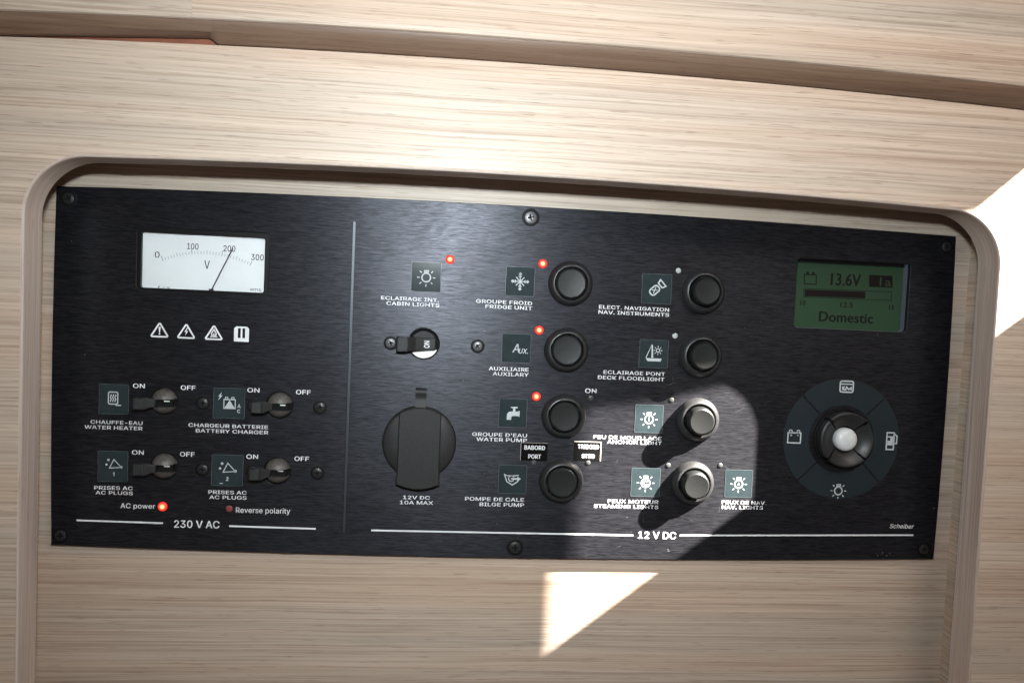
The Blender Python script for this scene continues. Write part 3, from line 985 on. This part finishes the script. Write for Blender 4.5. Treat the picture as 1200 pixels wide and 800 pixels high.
# ---- 12 V socket
bm = bmesh.new()
lathe(bm, [(21.6, 0), (21.6, 1.6), (21.0, 2.7), (19.6, 3.4), (14, 3.9), (0, 4.0)], 72)
so = put("socket", bm, 'black', panel, pixloc(491.5, 517.8), True)
so["label"] = "round black 12 volt socket with closed rubber flap"
w0 = 12.3
fl_pts = [(-w0 - .4, -20.5), (-w0 - .4, -24.0)] + [(-w0 - .4 + (2 * w0 + .8) * i / 12, -24.0 - 3.0 * math.sin(math.pi * i / 12)) for i in range(1, 12)] + [(w0 + .4, -24.0), (w0 + .4, -20.5), (w0, -19.8), (w0, 17.0), (w0 - 1.0, 18.2)] + [(w0 - 1.0 - (2 * w0 - 2.0) * i / 12, 18.2 + 3.0 * math.sin(math.pi * i / 12)) for i in range(1, 12)] + [(-w0 + 1.0, 18.2), (-w0, 17.0), (-w0, -19.8)]
bm = bmesh.new(); prism(bm, fl_pts, .2, 6.2, .7)
put("flap", bm, 'blackm', so)
bm = bmesh.new()
hp = [(19.5, 5.2), (21.5, 4.6), (24.0, 3.4), (26.4, 3.0), (28.6, 3.9), (30.2, 4.4), (31.6, 3.4), (32.0, .2), (19.5, .2)]
a = [bm.verts.new(L(-3.2, v, n)) for v, n in hp]; b = [bm.verts.new(L(3.2, v, n)) for v, n in hp]
for i in range(len(hp)):
    j = (i + 1) % len(hp); bm.faces.new((a[i], a[j], b[j], b[i]))
bm.faces.new(a); bm.faces.new(list(reversed(b)))
put("hinge_strap", bm, 'blackm', so, smooth=True, angle=60)

# ---- port / starboard tape labels
for rect, l1, l2, br in (((610, 518.5, 641.5, 539.5), "BABORD", "PORT", False), ((672.5, 517, 704.5, 539.5), "TRIBORD", "STBD", True)):
    X, Y, w, h = span(*rect)
    bm = bmesh.new(); prism(bm, [(-w / 2, -h / 2), (w / 2, -h / 2), (w / 2, h / 2), (-w / 2, h / 2)], 0, .2)
    t = put("tape_label", bm, 'tag', panel, loc_of(X, Y))
    t["label"] = "small black tape label reading %s %s" % (l1, l2)
    if br:
        bm = bmesh.new(); stroke(bm, [(-w / 2, h / 2 - .2), (w / 2 - .25, h / 2 - .2), (w / 2 - .25, -h / 2)], .5, .215)
    else:
        bm = bmesh.new(); stroke(bm, [(-w / 2 + .1, -h / 2), (-w / 2 + .1, h / 2 - .1), (w / 2, h / 2 - .1)], .16, .215)
    put("cut_edge", bm, 'tagb', t)
    text(l1, -w * .36, w * .40, h * .23, 2.5, 'ink', .025, .23, t, "caption", 0, 0, 1)
    text(l2, -w * .22 + .3, w * .26, -h * .26, 2.5, 'ink', .025, .23, t, "caption", 0, 0, 1)

# ---- voltmeter
X, Y, w, h = VM
vm = empty("voltmeter", loc_of(X, Y)); vm.parent = panel
vm["label"] = "voltmeter with white dial and needle near 200"
def ring_prism(outer, inner, n0, n1):
    bm = bmesh.new()
    def rg(pts, n): return [bm.verts.new(L(u, v, n)) for u, v in pts]
    A, B, C_, D_ = rg(outer, n0), rg(outer, n1), rg(inner, n1), rg(inner, n0)
    k = len(outer)
    for P_, Q_ in ((A, B), (B, C_), (C_, D_), (D_, A)):
        for i in range(k): bm.faces.new((P_[i], P_[(i + 1) % k], Q_[(i + 1) % k], Q_[i]))
    return bm
# dial rectangle measured on its own plane, a few mm behind the plate
dz = 2.6
da, db = at(167.4, 307, dz), at(310.6, 307, dz); dc, dd = at(240, 276.4, dz), at(240, 339.6, dz)
dw, dh = db[0] - da[0], dd[1] - dc[1]
du, dv = (da[0] + db[0]) / 2 - X, -((dc[1] + dd[1]) / 2 - Y)
put("bezel", ring_prism(rrect(w - .2, h - .2, 2.9), rrect(dw + .4, dh + .4, 1.2, du, dv), -2.9, -.35), 'edge', vm)
bm = bmesh.new(); prism(bm, rrect(dw + 1.2, dh + 1.2, 1.2, du, dv), -2.95, -dz)
dial = put("dial", bm, 'paper', vm)
def dpx(px, py):
    q = at(px, py, dz); return (q[0] - X, -(q[1] - Y))
bm = bmesh.new()
# scale: circle through three measured points
p0, p1, p2 = dpx(191, 305), dpx(241, 297), dpx(293, 310.5)
ax, ay, bx, by, cx_, cy_ = *p0, *p1, *p2
dd_ = 2 * (ax * (by - cy_) + bx * (cy_ - ay) + cx_ * (ay - by))
ux = ((ax * ax + ay * ay) * (by - cy_) + (bx * bx + by * by) * (cy_ - ay) + (cx_ * cx_ + cy_ * cy_) * (ay - by)) / dd_
uy = ((ax * ax + ay * ay) * (cx_ - bx) + (bx * bx + by * by) * (ax - cx_) + (cx_ * cx_ + cy_ * cy_) * (bx - ax)) / dd_
rad = math.hypot(ax - ux, ay - uy)
a0 = math.atan2(ay - uy, ax - ux); a2 = math.atan2(cy_ - uy, cx_ - ux)
for i in range(31):
    a = a0 + (a2 - a0) * i / 30
    ln = 3.0 if i % 10 == 0 else (2.3 if i % 5 == 0 else 1.7)
    stroke(bm, [(ux + (rad - .4) * math.cos(a), uy + (rad - .4) * math.sin(a)), (ux + (rad - .4 + ln) * math.cos(a), uy + (rad - .4 + ln) * math.sin(a))], .30 if i % 10 == 0 else .2, -dz + .05)
put("scale", bm, 'mgrey', vm)
bm = bmesh.new()
na, nb = dpx(249, 339), dpx(273.6, 291)
stroke(bm, [na, nb], .6, -1.5)
stroke(bm, [(na[0] - 1.6, na[1] - .2), (na[0] + 1.0, na[1] - .2)], .9, -1.5)
ndl = put("needle", bm, 'mink', vm)
sol = ndl.modifiers.new("thickness", 'SOLIDIFY'); sol.thickness = .0003
def dtext(s, x0, x1, yc, hpx, mat='mink', bold=.012):
    q0, q1 = dpx(x0, yc), dpx(x1, yc)
    text(s, q0[0], q1[0], q0[1], hpx * .49, mat, bold, -dz + .05, vm, "numeral", 0, 0, 1)
dtext("0", 181.5, 187, 298.3, 7); dtext("100", 219.5, 232.6, 288.4, 7); dtext("200", 262, 275.8, 291, 7); dtext("300", 294.5, 309, 301.2, 7)
dtext("V", 239.6, 245.8, 310, 9.5)
dtext("f", 185, 187.4, 336.6, 3.4, 'mgrey'); dtext("-=", 191, 199, 336.8, 1.6, 'mgrey'); dtext("ams", 293, 306, 339.2, 2.6, 'mgrey')
bm = bmesh.new(); box(bm, -w / 2 + .4, w / 2 - .4, -h / 2 + .4, h / 2 - .4, -1.05, -.75)
put("cover", bm, 'glass', vm)

# ---- display
X, Y, w, h = LC
lz = 7.0
lc = empty("display", loc_of(X, Y)); lc.parent = panel
lc["label"] = "green battery display reading 13.6V Domestic"
put("display_surround", ring_prism(rrect(w + .8, h + .8, 2.4), rrect(w - .2, h - .2, 2.1), -lz - .2, -3.05), 'lcdw', lc)
# the tray runs deeper than the plate, so cut through the backing there
bm = bmesh.new(); box(bm, -w / 2 - .3, w / 2 + .3, -h / 2 - .3, h / 2 + .3, -lz - .6, -lz)
scr = put("screen", bm, 'lcd', lc)
def lpx(px, py):
    q = at(px, py, lz); return (q[0] - X, -(q[1] - Y))
def ltext(s, x0, x1, yc, hpx, bold=.0, name="reading"):
    q0, q1 = lpx(x0, yc), lpx(x1, yc)
    text(s, q0[0], q1[0], q0[1], hpx * .53, 'lcdink', bold, -lz + .05, lc, name, 0, 0, 1)
ltext("13.6V", 974, 1008.5, 327, 14, .05); ltext("10", 938, 944, 354.6, 5.5, .018); ltext("12.5", 985, 999.5, 357, 5.8, .018); ltext("15", 1042, 1047.5, 360, 5.5, .018)
ltext("Domestic", 960, 1023, 370.5, 11.5, .045)
bm = bmesh.new()
def lr(x0, y0, x1, y1, dy=0.0):
    return [lpx(x0, y0), lpx(x1, y0 + dy), lpx(x1, y1 + dy), lpx(x0, y1)]
n_ = -lz + .05
stroke(bm, lr(942.5, 321.5, 956.5, 332.5, .6), .6, n_, True)
fill(bm, lr(945, 318.5, 948, 321), n_); fill(bm, lr(951.5, 319, 954.5, 321.5), n_)
fill(bm, lr(1018.5, 322, 1046, 336, 1.2), n_)
stroke(bm, lr(942, 338, 1044.5, 348, 4.0), .35, n_, True)
fill(bm, lr(943, 339.2, 1014, 347.0, 2.6), n_)
put("battery_bar", bm, 'lcdink', lc)
q0 = lpx(1031, 330); q1 = lpx(1045, 330)
text("1a", q0[0], q1[0] - .4, q0[1], 5.2, 'lcd', .0, -lz + .09, lc, "reading", 0, 0, 1)
bm = bmesh.new(); box(bm, -w / 2 + .1, w / 2 - .1, h / 2 - 2.0, h / 2 - .15, -lz + .02, -lz + 1.2)  # black strip stands in for the shadow along the screen's top edge
put("screen_shade_strip", bm, 'edge', lc)
# ---- joystick
jo = empty("joystick", pixloc(*joy)); jo.parent = panel
jo["label"] = "round menu joystick with pale centre ball and four tinted sectors"
ring_c = at(985.8, 514.2); jc = at(*joy)
ou, ov = ring_c[0] - jc[0], -(ring_c[1] - jc[1])
for k in range(4):
    bm = bmesh.new()
    a0, a1 = 45 + 90 * k + .9, 135 + 90 * k - .9
    outer = arc(ou, ov, 37.2, a0, a1, 24)
    inner = arc(ou, ov, 21.0, a1 - .6, a0 + .6, 20)
    prism(bm, outer + inner, 0, .22)
    put("ring_sector", bm, 'teal', jo)
bm = bmesh.new()
lathe(bm, [(18.5, -2.9), (18.5, .9), (17.9, 1.2), (17.6, .8), (17.4, -2.4), (0, -2.4)], 64)
put("collar", bm, 'void', jo, smooth=True)
for k in range(4):
    bm = bmesh.new()
    g = .045
    lathe(bm, [(8.2, 1.0), (8.2, 3.2), (10, 3.6), (12.5, 4.9), (14.6, 6.4), (16.0, 6.8), (16.9, 6.1), (17.2, 4.4), (17.1, -2)], 18, math.radians(45 + 90 * k) + g, math.radians(135 + 90 * k) - g)
    put("joystick_segment", bm, 'black', jo, smooth=True)
bm = bmesh.new(); lathe(bm, [(16.0, -2.3), (15.8, 1.4), (8, 1.6), (0, 1.6)], 48)
put("joystick_core", bm, 'void', jo, smooth=True)
bm = bmesh.new()
lathe(bm, [(7.1, 1.6), (7.1, 4.0), (6.95, 4.9), (6.3, 6.0), (5.1, 6.9), (3.2, 7.55), (1.5, 7.8), (0, 7.85)], 40)
put("centre_ball", bm, 'pale', jo, smooth=True)
def ic_menu(bm, s, n):
    stroke(bm, P(s, rrect(1.5, 1.2, .2, 0, 0, 3)), .16 * s, n, True)
    stroke(bm, P(s, [(-.7, .28), (.7, .28)]), .13 * s, n)
    stroke(bm, P(s, [(-.55, -.1), (-.3, -.05), (-.45, -.3), (-.1, -.35), (.0, -.05), (.25, -.3), (.5, -.1), (.55, -.38)]), .16 * s, n)
def ic_batt(bm, s, n):
    stroke(bm, P(s, [(-.75, -.7), (.75, -.7), (.75, .45), (-.75, .45)]), .15 * s, n, True)
    for x in (-.45, .45): stroke(bm, P(s, rrect(.3, .26, .05, x, .62, 2)), .1 * s, n, True)
    stroke(bm, P(s, [(-.5, .16), (-.28, .16)]), .1 * s, n); stroke(bm, P(s, [(-.39, .05), (-.39, .27)]), .1 * s, n); stroke(bm, P(s, [(.3, .16), (.5, .16)]), .1 * s, n)
def ic_tank(bm, s, n):
    stroke(bm, P(s, [(-.5, -.95), (.3, -.95), (.3, .85), (-.5, .85)]), .15 * s, n, True)
    fill(bm, P(s, [(-.4, -.5), (.2, -.5), (.2, .3), (-.1, .3), (-.1, .0), (-.4, .0)]), n)
    stroke(bm, P(s, [(-.4, .4), (.2, .4)]), .14 * s, n)
    stroke(bm, P(s, [(.3, .75), (.62, .5), (.62, -.3), (.3, -.3)]), .13 * s, n)
def jl(px, py):
    x, y = at(px, py); return L(x - jc[0], -(y - jc[1]), 0)
symbol(0, 0, ic_menu, "icon", 5.6, 'inkg', .25, None, jo, jl(992, 452.8))
symbol(0, 0, ic_batt, "icon", 5.4, 'inkg', .25, None, jo, jl(930.6, 511.4))
symbol(0, 0, ic_tank, "icon", 5.8, 'inkg', .25, None, jo, jl(1044, 516))
symbol(0, 0, lambda b_, s_, n_: ic_bulb(b_, s_, n_, None, .1), "icon", 8.4, 'inkg', .25, None, jo, jl(982.2, 574))

# ---- chipped paint near the lower corner
for (px, py, k) in ((1035, 649.5, 7), (1094.5, 593.5, 3), (365 / 2 + 600, 560 + 170 / 2, 2)):
    bm = bmesh.new()
    for i in range(k):
        u, v, r = random.uniform(-5, 5) if k > 3 else random.uniform(-.6, .6), random.uniform(-1.4, 1.6) if k > 3 else random.uniform(-1, 1), random.uniform(.2, .6)
        fill(bm, [(u + r * random.uniform(.6, 1.6) * math.cos(2 * math.pi * j / 7), v + r * random.uniform(.5, 1.1) * math.sin(2 * math.pi * j / 7)) for j in range(7)], .04 + .004 * i)
    o = put("paint_chip", bm, 'screw', panel, pixloc(px, py)); o["kind"] = "stuff"

bm = bmesh.new()
for i in range(150):
    x, y = random.uniform(8, PW - 8), random.uniform(8, PH - 8)
    r = random.choice((.07, .09, .09, .12, .2))
    st = random.uniform(.6, 2.2); a = random.uniform(0, 3.1)
    pts = [(x - PW / 2 + r * (st * math.cos(t) * math.cos(a) - math.sin(t) * math.sin(a)), PH - y + r * (st * math.cos(t) * math.sin(a) + math.sin(t) * math.cos(a))) for t in (0, 1.26, 2.5, 3.8, 5.0)]
    if any(abs(x - c[0]) < c[2] / 2 + 1 and abs(y - c[1]) < c[3] / 2 + 1 for c in (VM, LC)): continue
    if any(math.hypot(x - at(*q)[0], y - at(*q)[1]) < 20 for q in (joy, master)): continue
    if any(math.hypot(x - at(*q)[0], y - at(*q)[1]) < 9 for q in breakers): continue
    fill(bm, pts, .03)
for i in range(34):          # hairline scratches, mostly round the buttons
    x, y = (random.uniform(290, 420), random.uniform(95, 200)) if i < 24 else (random.uniform(20, 500), random.uniform(160, 200))
    if any(math.hypot(x - at(*q)[0], y - at(*q)[1]) < 18 for q in ((817, 491.5), (811, 565.5), (657.4, 563), (660.4, 487.2))): continue
    a = random.uniform(-.5, .5) + (math.pi / 2 if random.random() < .3 else 0); l = random.uniform(1.2, 6)
    u0, v0 = x - PW / 2, PH - y
    stroke(bm, [(u0, v0), (u0 + l * .5 * math.cos(a), v0 + l * .5 * math.sin(a) + .1), (u0 + l * math.cos(a), v0 + l * math.sin(a))], .055, .01)
o = put("dust", bm, 'dust', panel); o["kind"] = "stuff"
flush_texts()
